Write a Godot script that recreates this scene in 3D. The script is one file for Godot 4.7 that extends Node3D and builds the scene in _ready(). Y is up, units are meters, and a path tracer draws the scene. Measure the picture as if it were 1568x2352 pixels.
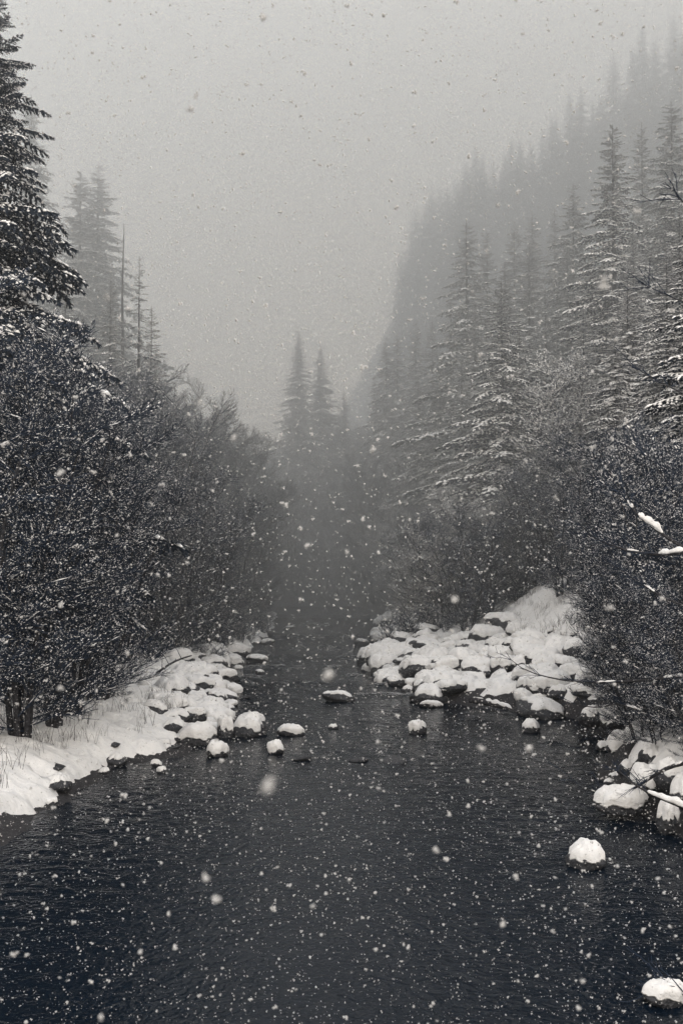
extends Node3D
# A creek in falling snow: dark water between snow-covered banks, bare alders, firs and a misty hillside.

const FOCAL := 2522.0          # lens in units of a 1568 x 2352 picture
const EYE := Vector3(0, 6.0, 0)
const PITCH := 0.0452

var rng := RandomNumberGenerator.new()
var soft := FastNoiseLite.new()
var rough := FastNoiseLite.new()
var used := {}
var mats := {}

# ------------------------------------------------------------------ names, labels
func numbered(called: String) -> String:
	var n: int = used.get(called, -1) + 1
	used[called] = n
	return called if n == 0 else "%s_%03d" % [called, n]

func tag(o: Node, label: String, category := "", group := "", kind := "") -> void:
	if label: o.set_meta("label", label)
	if category: o.set_meta("category", category)
	if group: o.set_meta("group", group)
	if kind: o.set_meta("kind", kind)

func base(called: String, where := Vector3.ZERO, turn := 0.0) -> Node3D:
	var o := Node3D.new()
	o.name = numbered(called)
	add_child(o, true)
	o.position = where
	o.rotation.y = turn
	return o

func part(called: String, mesh: Mesh, parent: Node, kind := "") -> MeshInstance3D:
	var o := MeshInstance3D.new()
	o.name = called
	o.mesh = mesh
	parent.add_child(o, true)
	if kind: o.set_meta("kind", kind)
	return o

func copy_of(o: Node3D) -> Node3D:
	var c: Node3D = o.duplicate()
	c.name = numbered(String(o.name).rstrip("0123456789").rstrip("_"))
	add_child(c, true)
	return c

const NTH := ["first", "second", "third", "fourth", "fifth", "sixth", "seventh", "eighth", "ninth", "tenth", "eleventh", "twelfth", "thirteenth", "fourteenth", "fifteenth", "sixteenth", "seventeenth", "eighteenth", "nineteenth", "twentieth"]
func nth(i: int) -> String:
	var k := i + 1
	if k > 100: return "hundred-and-" + nth(k - 101)
	if k == 100: return "hundredth"
	if k <= 20: return NTH[i]
	var tens: Array = ["twent", "thirt", "fort", "fift", "sixt", "sevent", "eight", "ninet"]
	var ten: String = tens[mini(k / 10, 9) - 2]
	return ten + "ieth" if k % 10 == 0 else ten + "y-" + NTH[k % 10 - 1]

# ------------------------------------------------------------------ places
func ray(px: float, py: float) -> Vector3:
	var d := Vector3((px - 784.0) / FOCAL, (1176.0 - py) / FOCAL, -1.0)
	return d.rotated(Vector3.RIGHT, PITCH)

func at(px: float, py: float, depth: float) -> Vector3:
	var d := ray(px, py)
	return EYE + d * (depth / -d.z)

func on_level(px: float, py: float, level := 0.0) -> Vector3:
	var d := ray(px, py)
	return EYE + d * ((level - EYE.y) / d.y)

func seen_at(p: Vector3) -> Vector2:
	var q := (p - EYE).rotated(Vector3.RIGHT, -PITCH)
	return Vector2(784.0 + q.x / -q.z * FOCAL, 1176.0 - q.y / -q.z * FOCAL)

func along(table: Array, d: float) -> float:
	if d <= table[0].x: return table[0].y
	for i in range(1, table.size()):
		if d <= table[i].x:
			var a: Vector2 = table[i - 1]
			var b: Vector2 = table[i]
			return lerpf(a.y, b.y, (d - a.x) / (b.x - a.x))
	return table[-1].y

var LEFT := [Vector2(-60, -8.4), Vector2(10, -8.0), Vector2(23, -7.3), Vector2(29, -7.15), Vector2(32, -6.8), Vector2(34.5, -5.3), Vector2(40, -4.6), Vector2(45, -4.9), Vector2(56, -6.0), Vector2(72, -6.5), Vector2(86, -5.6), Vector2(120, -7.0), Vector2(140, -9.0), Vector2(155, -18), Vector2(170, -34), Vector2(190, -60), Vector2(230, -90), Vector2(900, -400)]
var RIGHT := [Vector2(-60, 9.0), Vector2(10, 8.6), Vector2(24.8, 7.7), Vector2(28.5, 7.0), Vector2(33, 8.2), Vector2(37, 9.1), Vector2(41, 9.4), Vector2(42.5, 8.7), Vector2(44.5, 6.9), Vector2(47.3, 4.2), Vector2(53, 3.3), Vector2(60.5, 2.0), Vector2(75.7, 2.7), Vector2(108, 5.0), Vector2(140, 3.8), Vector2(155, 0.0), Vector2(168, -12), Vector2(185, -40), Vector2(230, -90), Vector2(900, -400)]

func bank(s: float, d: float, left: bool) -> float:
	# height of the land a distance s inland of the water's edge
	var h := 0.0
	if left:
		h = 0.5 * smoothstep(-0.4, 2.4, s) + 0.09 * maxf(0, s) + 0.22 * maxf(0, s - 8.0) + 0.18 * maxf(0, s - 16.0)
	else:
		var k := smoothstep(40.0, 47.0, d)
		var near := 0.9 * smoothstep(-0.3, 1.0, s) + 0.30 * maxf(0, s)
		var pile := 0.3 * smoothstep(-0.3, 0.6, s) + 0.26 * maxf(0, s) + 0.44 * maxf(0, s - 6.0) - 0.25 * maxf(0, s - 13.0)
		h = lerpf(near, pile, k)
		if d > 62.0: h = lerpf(h, 0.4 * smoothstep(-0.3, 1.0, s) + 0.36 * maxf(0, s), smoothstep(62.0, 75.0, d))
	return h

func beyond_left(x: float, d: float) -> float:
	var lean := (along(LEFT, d + 3.0) - along(LEFT, d - 3.0)) / 6.0
	return (along(LEFT, d) - x) / sqrt(1.0 + lean * lean)

func beyond_right(x: float, d: float) -> float:
	var lean := (along(RIGHT, d + 3.0) - along(RIGHT, d - 3.0)) / 6.0
	return (x - along(RIGHT, d)) / sqrt(1.0 + lean * lean)

func inland(x: float, d: float) -> float:
	return maxf(beyond_left(x, d), beyond_right(x, d))

func ground_height(x: float, z: float) -> float:
	var d := -z
	var wob := 0.5 * soft.get_noise_2d(x * 6.0, z * 6.0) + 0.2 * soft.get_noise_2d(x * 22.0 + 70.0, z * 22.0)
	var l := beyond_left(x, d) + wob
	var r := beyond_right(x, d) + wob
	var s := maxf(l, r)
	var h := -0.9 + 0.9 * smoothstep(-2.5, 0.0, s) if s < 0.0 else 0.0
	if s > -0.3: h = maxf(h, -0.02) + bank(s, d, l > r)
	return minf(h, 46.0) + (0.12 * rough.get_noise_2d(x * 8.0, z * 8.0) if s > -0.5 else 0.0)

# ------------------------------------------------------------------ shapes
class Geo:
	var v := PackedVector3Array()
	var n := PackedVector3Array()
	var idx := PackedInt32Array()
	var uv := PackedVector2Array()

	func tri(a: Vector3, b: Vector3, c: Vector3, na: Vector3, nb: Vector3, nc: Vector3) -> void:
		var k := v.size()
		v.append(a); v.append(b); v.append(c)
		n.append(na); n.append(nb); n.append(nc)
		idx.append(k)
		if (b - a).cross(c - a).dot(na + nb + nc) > 0.0:
			idx.append(k + 2); idx.append(k + 1)
		else:
			idx.append(k + 1); idx.append(k + 2)

	func blade(a: Vector3, b: Vector3, tip: Vector3) -> void:
		var m := (b - a).cross(tip - a).normalized()
		tri(a, b, tip, m, m, m)

	func path(pts: Array, radii: Array, sides := 3) -> void:
		# a tube along points; radii one per point
		var k := v.size()
		var count: int = pts.size()
		var side := Vector3.ZERO
		for i in count:
			var t: Vector3 = (pts[mini(i + 1, count - 1)] - pts[maxi(i - 1, 0)]).normalized()
			if side == Vector3.ZERO:
				side = t.cross(Vector3(0.31, 0.2, 0.93)).normalized()
			side = (side - t * side.dot(t)).normalized()
			var up := t.cross(side)
			for j in sides:
				var a := TAU * j / sides
				var o := side * cos(a) + up * sin(a)
				v.append(pts[i] + o * float(radii[i]))
				n.append(o)
		for i in count - 1:
			for j in sides:
				var a := k + i * sides + j
				var b := k + i * sides + (j + 1) % sides
				idx.append(a); idx.append(a + sides); idx.append(b)
				idx.append(b); idx.append(a + sides); idx.append(b + sides)

	func lump(c: Vector3, along_axis: Vector3, lx: float, ly: float, lz: float) -> void:
		# a small pad of snow: eight faces, smooth
		var x := along_axis.normalized()
		var z := x.cross(Vector3.UP)
		z = z.normalized() if z.length() > 0.01 else Vector3.RIGHT
		var y := z.cross(x)
		var ends := [x * lx, z * lz, -x * lx, -z * lz]
		var k := v.size()
		for e in ends:
			v.append(c + e); n.append(e.normalized())
		v.append(c + y * ly); n.append(y)
		v.append(c - y * ly * 0.4); n.append(-y)
		for j in 4:
			var a := k + j
			var b := k + (j + 1) % 4
			_face(a, b, k + 4)
			_face(a, b, k + 5)

	func _face(a: int, b: int, c: int) -> void:
		idx.append(a)
		if (v[b] - v[a]).cross(v[c] - v[a]).dot(n[a] + n[b] + n[c]) > 0.0:
			idx.append(c); idx.append(b)
		else:
			idx.append(b); idx.append(c)

	func grid(p: PackedVector3Array, rows: int, cols: int, outward := Vector3.ZERO, about := Vector3.ZERO, with_uv := 0.0) -> void:
		# a sheet of rows x cols points with smooth normals; outward: the side it faces, or away from «about»
		var k := v.size()
		var m := PackedVector3Array()
		m.resize(rows * cols)
		for i in rows - 1:
			for j in cols - 1:
				var a := i * cols + j
				var f := (p[a + cols + 1] - p[a]).cross(p[a + 1] - p[a + cols])
				m[a] += f; m[a + 1] += f; m[a + cols] += f; m[a + cols + 1] += f
		# seams that close on themselves share their normals
		if cols > 2 and p[0].is_equal_approx(p[cols - 1]) and p[(rows / 2) * cols].is_equal_approx(p[(rows / 2) * cols + cols - 1]):
			for i in rows:
				var w := m[i * cols] + m[i * cols + cols - 1]
				m[i * cols] = w
				m[i * cols + cols - 1] = w
		var mid := (rows / 2) * cols + cols / 2
		var want := outward if outward != Vector3.ZERO else p[mid] - about
		var turn := 1.0 if m[mid].dot(want) >= 0.0 else -1.0
		for i in rows * cols:
			v.append(p[i])
			n.append((m[i] * turn).normalized() if m[i].length_squared() > 1e-18 else want.normalized())
			if with_uv > 0.0: uv.append(Vector2(p[i].x, p[i].z) / with_uv)
		for i in rows - 1:
			for j in cols - 1:
				var a := k + i * cols + j
				if turn < 0:
					idx.append(a); idx.append(a + cols); idx.append(a + 1)
					idx.append(a + 1); idx.append(a + cols); idx.append(a + cols + 1)
				else:
					idx.append(a); idx.append(a + 1); idx.append(a + cols)
					idx.append(a + 1); idx.append(a + cols + 1); idx.append(a + cols)

	func mesh(material: Material) -> ArrayMesh:
		var arrays := []
		arrays.resize(Mesh.ARRAY_MAX)
		arrays[Mesh.ARRAY_VERTEX] = v
		arrays[Mesh.ARRAY_NORMAL] = n
		if uv.size() == v.size(): arrays[Mesh.ARRAY_TEX_UV] = uv
		arrays[Mesh.ARRAY_INDEX] = idx
		var out := ArrayMesh.new()
		out.add_surface_from_arrays(Mesh.PRIMITIVE_TRIANGLES, arrays)
		out.surface_set_material(0, material)
		return out

func joined(pieces: Array, material: Material) -> ArrayMesh:
	# pieces: [mesh, transform] pairs, made into one mesh
	var st := SurfaceTool.new()
	for p in pieces:
		st.append_from(p[0], 0, p[1])
	var m := st.commit()
	m.surface_set_material(0, material)
	return m

func with_material(m: ArrayMesh, material: Material) -> ArrayMesh:
	m.surface_set_material(0, material)
	return m

func frame(along_axis: Vector3, roll: float) -> Basis:
	# x along the axis
	var x := along_axis.normalized()
	var z := x.cross(Vector3.UP)
	z = z.normalized() if z.length() > 0.02 else Vector3.BACK
	var b := Basis(x, z.cross(x), z)
	return b.rotated(x, roll)

# ------------------------------------------------------------------ materials
func noise_map(frequency: float, octaves: int, size: int, ramp: Array, seed_of: int, kind := FastNoiseLite.TYPE_SIMPLEX_SMOOTH) -> NoiseTexture2D:
	var t := NoiseTexture2D.new()
	var n := FastNoiseLite.new()
	n.seed = seed_of
	n.noise_type = kind
	n.frequency = frequency
	n.fractal_octaves = octaves
	t.noise = n
	t.width = size
	t.height = size
	t.seamless = true
	if ramp.size():
		var g := Gradient.new()
		g.offsets = PackedFloat32Array([0.0, 0.5, 1.0])
		g.colors = PackedColorArray([ramp[0], ramp[1], ramp[2]])
		t.color_ramp = g
	return t

func lin(r: float, g: float, b: float) -> Color:
	return Color(r, g, b).linear_to_srgb()

func plain(r: float, g: float, b: float, roughness := 0.9, specular := 0.3) -> StandardMaterial3D:
	var m := StandardMaterial3D.new()
	m.albedo_color = lin(r, g, b)
	m.roughness = roughness
	m.metallic_specular = specular
	return m

func grained(m: StandardMaterial3D, map: Texture2D, relief: Texture2D, depth_cm: float, scale: float) -> StandardMaterial3D:
	m.uv1_triplanar = true
	m.uv1_world_triplanar = true
	m.uv1_scale = Vector3.ONE * scale
	if map:
		m.albedo_color = Color.WHITE
		m.albedo_texture = map
	if relief:
		m.heightmap_enabled = true
		m.heightmap_texture = relief
		m.heightmap_scale = depth_cm
	return m

func make_materials() -> void:
	var bumps := noise_map(0.02, 5, 512, [], 11)
	mats.snow = grained(plain(0.64, 0.64, 0.64, 0.85, 0.25), noise_map(0.012, 4, 512, [lin(0.55, 0.56, 0.575), lin(0.63, 0.63, 0.63), lin(0.69, 0.69, 0.685)], 5), bumps, 3.0, 0.5)
	mats.tree_snow = plain(0.74, 0.74, 0.74, 0.9, 0.2)
	mats.needle = plain(0.016, 0.024, 0.038, 0.8, 0.25)
	mats.bark = grained(plain(0.03, 0.03, 0.034), noise_map(0.03, 4, 256, [lin(0.012, 0.012, 0.015), lin(0.028, 0.028, 0.032), lin(0.06, 0.06, 0.064)], 21), bumps, 2.0, 1.2)
	mats.twig = plain(0.018, 0.027, 0.045, 0.9, 0.2)
	mats.stone = grained(plain(0.04, 0.04, 0.045, 0.6), noise_map(0.02, 5, 512, [lin(0.012, 0.013, 0.016), lin(0.03, 0.032, 0.037), lin(0.075, 0.075, 0.08)], 31), bumps, 4.0, 0.8)
	mats.soil = grained(plain(0.03, 0.03, 0.03), noise_map(0.03, 5, 512, [lin(0.010, 0.010, 0.012), lin(0.024, 0.024, 0.027), lin(0.06, 0.058, 0.058)], 41), bumps, 5.0, 0.7)
	mats.litter = plain(0.05, 0.045, 0.042, 0.95, 0.1)
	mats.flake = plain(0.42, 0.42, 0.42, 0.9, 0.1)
	var w := plain(0.002, 0.005, 0.010, 0.06, 0.16)
	w.heightmap_enabled = true
	w.heightmap_texture = noise_map(0.030, 4, 1024, [], 51)
	w.heightmap_scale = 1.3
	w.uv1_scale = Vector3(1, 1, 1)
	mats.water = w
	mats.painted_sheen = plain(0.36, 0.37, 0.38, 0.5, 0.3)  # grey colour stands in for sky reflected on the riffle faces

# ------------------------------------------------------------------ camera, sky, light, air
func light_and_lens() -> void:
	var cam := Camera3D.new()
	cam.name = "camera"
	cam.position = EYE
	cam.rotation.x = PITCH
	cam.fov = 50.0
	cam.near = 0.05
	cam.far = 2500.0
	var lens := CameraAttributesPhysical.new()
	lens.frustum_focal_length = 25.73
	lens.frustum_focus_distance = 42.0
	lens.exposure_aperture = 4.0
	lens.frustum_near = 0.05
	lens.frustum_far = 2500.0
	cam.attributes = lens
	add_child(cam)
	cam.fov = 50.0
	cam.current = true
	var e := Environment.new()
	e.tonemap_mode = Environment.TONE_MAPPER_LINEAR
	e.tonemap_exposure = 3.7
	e.background_mode = Environment.BG_SKY
	var sm := ProceduralSkyMaterial.new()
	sm.sky_top_color = Color(0.53, 0.56, 0.61)
	sm.sky_horizon_color = Color(1.0, 0.948, 0.88)
	sm.sky_curve = 1.0
	sm.sky_energy_multiplier = 1.0
	sm.ground_horizon_color = Color(0.95, 0.94, 0.92)
	sm.ground_bottom_color = Color(0.80, 0.80, 0.80)
	var sky := Sky.new()
	sky.sky_material = sm
	e.sky = sky
	e.volumetric_fog_enabled = true
	e.volumetric_fog_density = 0.0012
	e.volumetric_fog_albedo = Color(0.955, 0.978, 0.995)
	e.volumetric_fog_anisotropy = 0.7
	e.volumetric_fog_length = 500.0
	e.sdfgi_enabled = true
	e.ssao_enabled = true
	e.ssil_enabled = true
	var we := WorldEnvironment.new()
	we.name = "air"
	we.environment = e
	add_child(we)
	var sun := DirectionalLight3D.new()
	sun.name = "veiled_sun"
	sun.light_energy = 0.45
	sun.light_angular_distance = 60.0
	sun.light_color = Color(1.0, 0.985, 0.96)
	sun.shadow_enabled = true
	sun.sky_mode = DirectionalLight3D.SKY_MODE_LIGHT_ONLY
	sun.rotation_degrees = Vector3(-17, 190, 0)
	add_child(sun)

func build_mist() -> void:
	# curtains of dense snowfall that hang across the valley, one behind the other
	for c in [[54.0, 57.0, 0.029], [70.0, 73.0, 0.045], [90.0, 93.0, 0.075], [116.0, 119.0, 0.088], [146.0, 149.0, 0.090], [180.0, 183.0, 0.085], [212.0, 215.0, 0.090], [250.0, 253.0, 0.090], [300.0, 303.0, 0.090], [350.0, 353.0, 0.124], [390.0, 393.0, 0.136]]:
		var f := FogVolume.new()
		f.name = numbered("mist_curtain")
		f.shape = RenderingServer.FOG_VOLUME_SHAPE_BOX
		var tall: float = maxf(110.0, c[0] * 0.6 + 12.0)
		f.size = Vector3(320.0, tall, c[1] - c[0])
		f.position = Vector3(20.0, 0.5 * tall - 4.0, -0.5 * (c[0] + c[1]))
		var m := FogMaterial.new()
		m.density = c[2]
		m.albedo = Color(0.945, 0.972, 0.995)
		f.material = m
		add_child(f, true)
		tag(f, "pale curtain of thick snowfall hanging across the valley", "mist", "curtains of snowfall", "stuff")

# ------------------------------------------------------------------ ground, snow, water
func rows_of_depth() -> Array:
	var out := []
	var d := -50.0
	while d < 420.0:
		out.append(d)
		d += 6.0 if d < 10.0 else maxf(0.16, 0.0055 * d) if d < 80.0 else 0.012 * d
	return out

func columns_of_x() -> Array:
	var out := []
	var x := -150.0
	while x < 150.0:
		out.append(x)
		var a := absf(x)
		x += 6.0 if a > 60.0 else 2.0 if a > 26.0 else 0.5 if a > 15.0 else 0.17
	out.append(150.0)
	return out

func snow_depth(x: float, z: float, h: float) -> float:
	var d := -z
	var s := inland(x, d)
	var left := x < 0.5 * (along(LEFT, d) + along(RIGHT, d))
	var big := soft.get_noise_2d(x * 12.0, z * 12.0)
	var fine := rough.get_noise_2d(x * 30.0, z * 30.0)
	var mask := 0.0
	if left:
		mask = smoothstep(-0.05, 0.8, s + 1.2 * big + 0.2 * fine) - 0.25
		mask = minf(mask, 0.75 - 0.0 * s)
		if s < 3.0: mask -= 0.55 * smoothstep(0.18, 0.42, soft.get_noise_2d(x * 34.0 + 300.0, z * 34.0))
		mask -= 0.75 * smoothstep(7.0, 12.0, s + 2.0 * big) * smoothstep(-0.25, 0.15, fine + 0.6 * big)
	else:
		mask = smoothstep(0.0, 1.2, s + 0.8 * big + 0.2 * fine) - 0.2
		mask -= 0.75 * smoothstep(66.0, 72.0, d + 4.0 * big) * smoothstep(-0.25, 0.15, fine + 0.6 * big)
		if d > 41.0 and d < 66.0 and s < 7.0: mask -= 0.9 * smoothstep(-0.12, 0.12, soft.get_noise_2d(x * 44.0 + 90.0, z * 44.0)) * (1.0 - smoothstep(5.5, 7.0, s))
		mask -= 0.6 * (1.0 - smoothstep(38.0, 42.0, d)) * smoothstep(-0.1, 0.2, fine + big)
	if d > 120.0: mask -= 0.9 * smoothstep(120.0, 135.0, d)
	if h < 0.06: mask -= 0.6 * (0.06 - h) / 0.06
	return (0.34 * sqrt(mask) if mask > 0.0 else maxf(-0.4, mask * 0.5)) + 0.02 * fine + 0.10 * soft.get_noise_2d(x * 55.0, z * 55.0 + 500.0)

func build_ground() -> void:
	var rows := rows_of_depth()
	var cols := columns_of_x()
	var land := PackedVector3Array()
	var snow := PackedVector3Array()
	for d in rows:
		for x in cols:
			var h := ground_height(x, -d)
			land.append(Vector3(x, h, -d))
			snow.append(Vector3(x, h + snow_depth(x, -d, h), -d))
	var g := Geo.new()
	g.grid(land, rows.size(), cols.size(), Vector3.UP)
	var o := part("ground", g.mesh(mats.soil), self)
	tag(o, "dark wet soil and stones of the creek banks under the snow", "", "", "structure")
	var k := Geo.new()
	k.grid(snow, rows.size(), cols.size(), Vector3.UP)
	o = part("snow_ground", k.mesh(mats.snow), self)
	tag(o, "fresh white snow lying on both banks of the creek", "", "", "structure")

func build_water() -> void:
	var rows := []
	var d := -50.0
	while d < 240.0:
		rows.append(d)
		d += 4.0 if d < 10.0 else maxf(0.10, 0.0036 * d)
	var count := 190
	var pts := PackedVector3Array()
	var white := PackedFloat32Array()
	for r in rows:
		var a := along(LEFT, r) - 3.0
		var b := along(RIGHT, r) + 3.0
		for j in count:
			var x := lerpf(a, b, j / float(count - 1))
			var y := 0.014 * soft.get_noise_2d(x * 60.0, r * 95.0) + 0.012 * rough.get_noise_2d(x * 60.0, r * 110.0)
			# riffles where the creek drops over hidden stones
			var broken := 0.0
			for w in [[49.5, 0.9, 0.07], [54.0, 0.9, 0.11], [57.5, 0.8, 0.08], [62.0, 1.0, 0.10], [68.0, 1.2, 0.11], [77.0, 1.5, 0.12], [88.0, 1.8, 0.12], [104.0, 2.2, 0.13], [43.0, 0.8, 0.05], [36.0, 0.7, 0.035], [122.0, 2.6, 0.14]]:
				var off: float = r - w[0] - 2.2 * soft.get_noise_2d(x * 9.0, w[0] * 7.0)
				if absf(off) < w[1] * 2.5:
					var amount: float = clampf(0.35 + 2.2 * soft.get_noise_2d(x * 16.0 + w[0] * 31.0, r * 3.0), 0.0, 1.0)
					broken = maxf(broken, amount * exp(-off * off / (w[1] * w[1] * 0.5)))
					y += 1.7 * w[2] * amount * exp(-off * off / (w[1] * w[1] * 0.4)) * (1.0 + 0.8 * rough.get_noise_2d(x * 30.0, r * 30.0))
			pts.append(Vector3(x, y, -r))
			white.append(broken * 1.3 + 0.9 * rough.get_noise_2d(x * 70.0, r * 60.0))  # weight for where the painted sky sheen goes
	var g := Geo.new()
	g.grid(pts, rows.size(), count, Vector3.UP, Vector3.ZERO, 5.0)
	var o := part("water", g.mesh(mats.water), self)
	tag(o, "dark rippled water of the creek between the snowy banks", "", "", "structure")
	# pale flecks painted in for the sky reflected off the riffles
	var f := Geo.new()
	for i in rows.size() - 1:
		for j in count - 1:
			var a := i * count + j
			if pts[a].z > -47.0 or white[a] + white[a + 1] + white[a + count] < 2.3: continue
			var mid := (pts[a] + pts[a + count + 1]) * 0.5
			f.lump(mid + Vector3(0, 0.004, 0), Vector3(1, 0, 0.2), (pts[a + 1].x - pts[a].x) * 0.6, 0.012, 0.4 * absf(pts[a + count].z - pts[a].z))
	o = part("painted_sheen", f.mesh(mats.painted_sheen), self)
	tag(o, "thin grey streaks painted as sky sheen on the riffles", "painted_sheen", "", "stuff")

# the hill across the valley: ridge points as seen, with their depth
var RIDGE := [[1900, -330, 215], [1700, -150, 240], [1540, 40, 262], [1395, 185, 285], [1290, 245, 305], [1190, 305, 325], [1105, 352, 345], [1005, 436, 370], [952, 510, 388], [915, 610, 402], [890, 730, 410], [878, 900, 415], [872, 1120, 418], [868, 1350, 420]]

func ridge_point(t: float) -> Vector3:
	var i := mini(int(t), RIDGE.size() - 2)
	var a: Array = RIDGE[i]
	var b: Array = RIDGE[i + 1]
	var p := at(a[0], a[1], a[2]).lerp(at(b[0], b[1], b[2]), t - i)
	return p

func hill_point(t: float, u: float) -> Vector3:
	# u 0 at the ridge, 1 at the foot, and below 0 over the back
	var r := ridge_point(t)
	r.y -= 20.0
	if u < 0.0:
		return r + Vector3(30.0, 40.0, -120.0) * u * Vector3(1, 1, -1)
	var near := lerpf(0.55, 0.8, t / 12.0)
	var foot := Vector3(r.x * near + 16.0 + 10.0 * near, 6.0, r.z * near)
	var p := r.lerp(foot, u)
	p.y = lerpf(foot.y, r.y, pow(1.0 - u, 1.1)) + 5.0 * soft.get_noise_2d(p.x * 0.7, p.z * 0.7) * sin(PI * u)
	return p

func build_hill() -> void:
	var pts := PackedVector3Array()
	var count := 66
	for i in 30:
		var u := -1.0 + 0.2 * i if i < 5 else (i - 5) / 24.0
		for j in count:
			pts.append(hill_point(j * (RIDGE.size() - 1) / float(count - 1), u))
	var g := Geo.new()
	g.grid(pts, 30, count, Vector3(0, 1, 1))
	var o := part("hill", g.mesh(mats.snow), self)
	tag(o, "steep forested hill fading into the snowfall across the valley", "", "", "structure")

# ------------------------------------------------------------------ firs
func bough_shapes(r: RandomNumberGenerator, twigs: int, stops: int, blades: int, lumps: float, stout := 1.0, fat := 1.0) -> Array:
	# one bough along +x, one unit long, drooping; returns [needles, snow]
	var g := Geo.new()
	var s := Geo.new()
	var spine := []
	var radii := []
	var droop := r.randf_range(0.22, 0.34)
	var bend := r.randf_range(-0.1, 0.1)
	for i in 7:
		var t := i / 6.0
		spine.append(Vector3(t, 0.10 * t - droop * t * t + 0.05 * pow(t, 4.0), bend * t * t))
		radii.append(lerpf(0.012, 0.003, t))
	g.path(spine, radii, 3)
	var point := func(t: float) -> Vector3: return Vector3(t, 0.10 * t - droop * t * t + 0.05 * pow(t, 4.0), bend * t * t)
	for k in twigs + 1:
		for side in [-1.0, 1.0]:
			if k == twigs and side < 0: continue
			var t := 0.16 + 0.84 * (k + r.randf_range(-0.3, 0.3)) / twigs
			t = clampf(t, 0.1, 1.0)
			var p: Vector3 = point.call(t)
			var length := (0.10 + 0.30 * (1.0 - t)) * smoothstep(-0.12, 0.2, t) * r.randf_range(0.75, 1.2)
			var dir := Vector3(0.75, r.randf_range(-0.35, 0.0), side * r.randf_range(0.65, 1.0)).normalized()
			if k == twigs: dir = Vector3(1, -0.25, 0).normalized()
			for m in stops:
				var f := (m + 0.6) / stops
				var q := p + dir * length * f + Vector3(0, -0.30 * length * f * f, 0)
				for b in blades:
					var swing := r.randf_range(-1.0, 1.0)
					var hang := Vector3(dir.x * 0.5 + r.randf_range(-0.4, 0.5), r.randf_range(-1.2, -0.25), dir.z * 0.5 + swing * 0.6).normalized()
					if b == 0: hang = (dir + Vector3(r.randf_range(-0.3, 0.3), r.randf_range(-0.1, 0.25), r.randf_range(-0.3, 0.3))).normalized()
					var reach := r.randf_range(0.05, 0.095) * (1.15 - 0.4 * f)
					var wide := Vector3(r.randf_range(-1, 1), r.randf_range(-0.4, 0.4), r.randf_range(-1, 1)).normalized() * r.randf_range(0.010, 0.019) * stout
					g.blade(q - wide, q + wide, q + hang * reach)
				if r.randf() < lumps:
					s.lump(q + Vector3(0, 0.008, 0), dir + Vector3(0, -0.3 * f, 0), r.randf_range(0.022, 0.05) * fat, r.randf_range(0.010, 0.020) * fat, r.randf_range(0.012, 0.026) * fat)
	for i in int(7 * minf(1.0, lumps * 1.4)):
		var t := r.randf_range(0.12, 0.98)
		var ahead: Vector3 = point.call(t + 0.05)
		var here: Vector3 = point.call(t)
		s.lump(here + Vector3(0, 0.012, r.randf_range(-0.02, 0.02)), ahead - here, r.randf_range(0.035, 0.075), r.randf_range(0.012, 0.024), r.randf_range(0.016, 0.032))
	return [g.mesh(mats.needle), s.mesh(mats.tree_snow)]

func bough_places(r: RandomNumberGenerator, tall: float, slope: float, most: float, per: int, bare: float, gap := 1.0, inner := 3) -> Array:
	# transforms of the boughs of a fir of that height
	var out := []
	var z := 0.5
	var around := 0.0
	while z < tall * (1.0 - bare):
		var t := z / tall
		for k in per:
			around += TAU / per + r.randf_range(-0.25, 0.25)
			var length := minf(slope * pow(z, 0.95) + 0.22, most) * r.randf_range(0.68, 1.14)
			var rise := lerpf(0.55, -0.16, smoothstep(0.0, 0.25, t)) + r.randf_range(-0.2, 0.2)
			var b := Basis(Vector3.UP, around) * Basis(Vector3.BACK, rise) * Basis(Vector3.RIGHT, r.randf_range(-0.25, 0.25))
			out.append(Transform3D(b.scaled_local(Vector3(length, length * 1.05, length * r.randf_range(0.9, 1.25))), Vector3(0, tall - z + r.randf_range(-0.35, 0.35), 0)))
		for k in inner:
			var turn := r.randf() * TAU
			var length := minf(slope * pow(z, 0.95) + 0.22, most) * r.randf_range(0.35, 0.62)
			var b := Basis(Vector3.UP, turn) * Basis(Vector3.BACK, r.randf_range(-0.3, 0.3)) * Basis(Vector3.RIGHT, r.randf_range(-0.4, 0.4))
			out.append(Transform3D(b.scaled_local(Vector3(length, length * 1.3, length * 1.7)), Vector3(0, tall - z + r.randf_range(-0.3, 0.3), 0)))
		around += 0.7
		z += (0.30 + 0.5 * smoothstep(0.0, 0.5, t)) * gap * r.randf_range(0.8, 1.2)
	return out

func trunk_mesh(tall: float, radius: float) -> ArrayMesh:
	var g := Geo.new()
	var pts := []
	var radii := []
	for i in 9:
		var t := i / 8.0
		pts.append(Vector3(0.04 * sin(t * 5.0), tall * t - (0.6 if i == 0 else 0.0), 0.04 * cos(t * 4.0)))
		radii.append(radius * (1.25 if i == 0 else 1.0) * pow(1.0 - t, 1.2) + 0.012)
	g.path(pts, radii, 8)
	return g.mesh(mats.bark)

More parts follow.
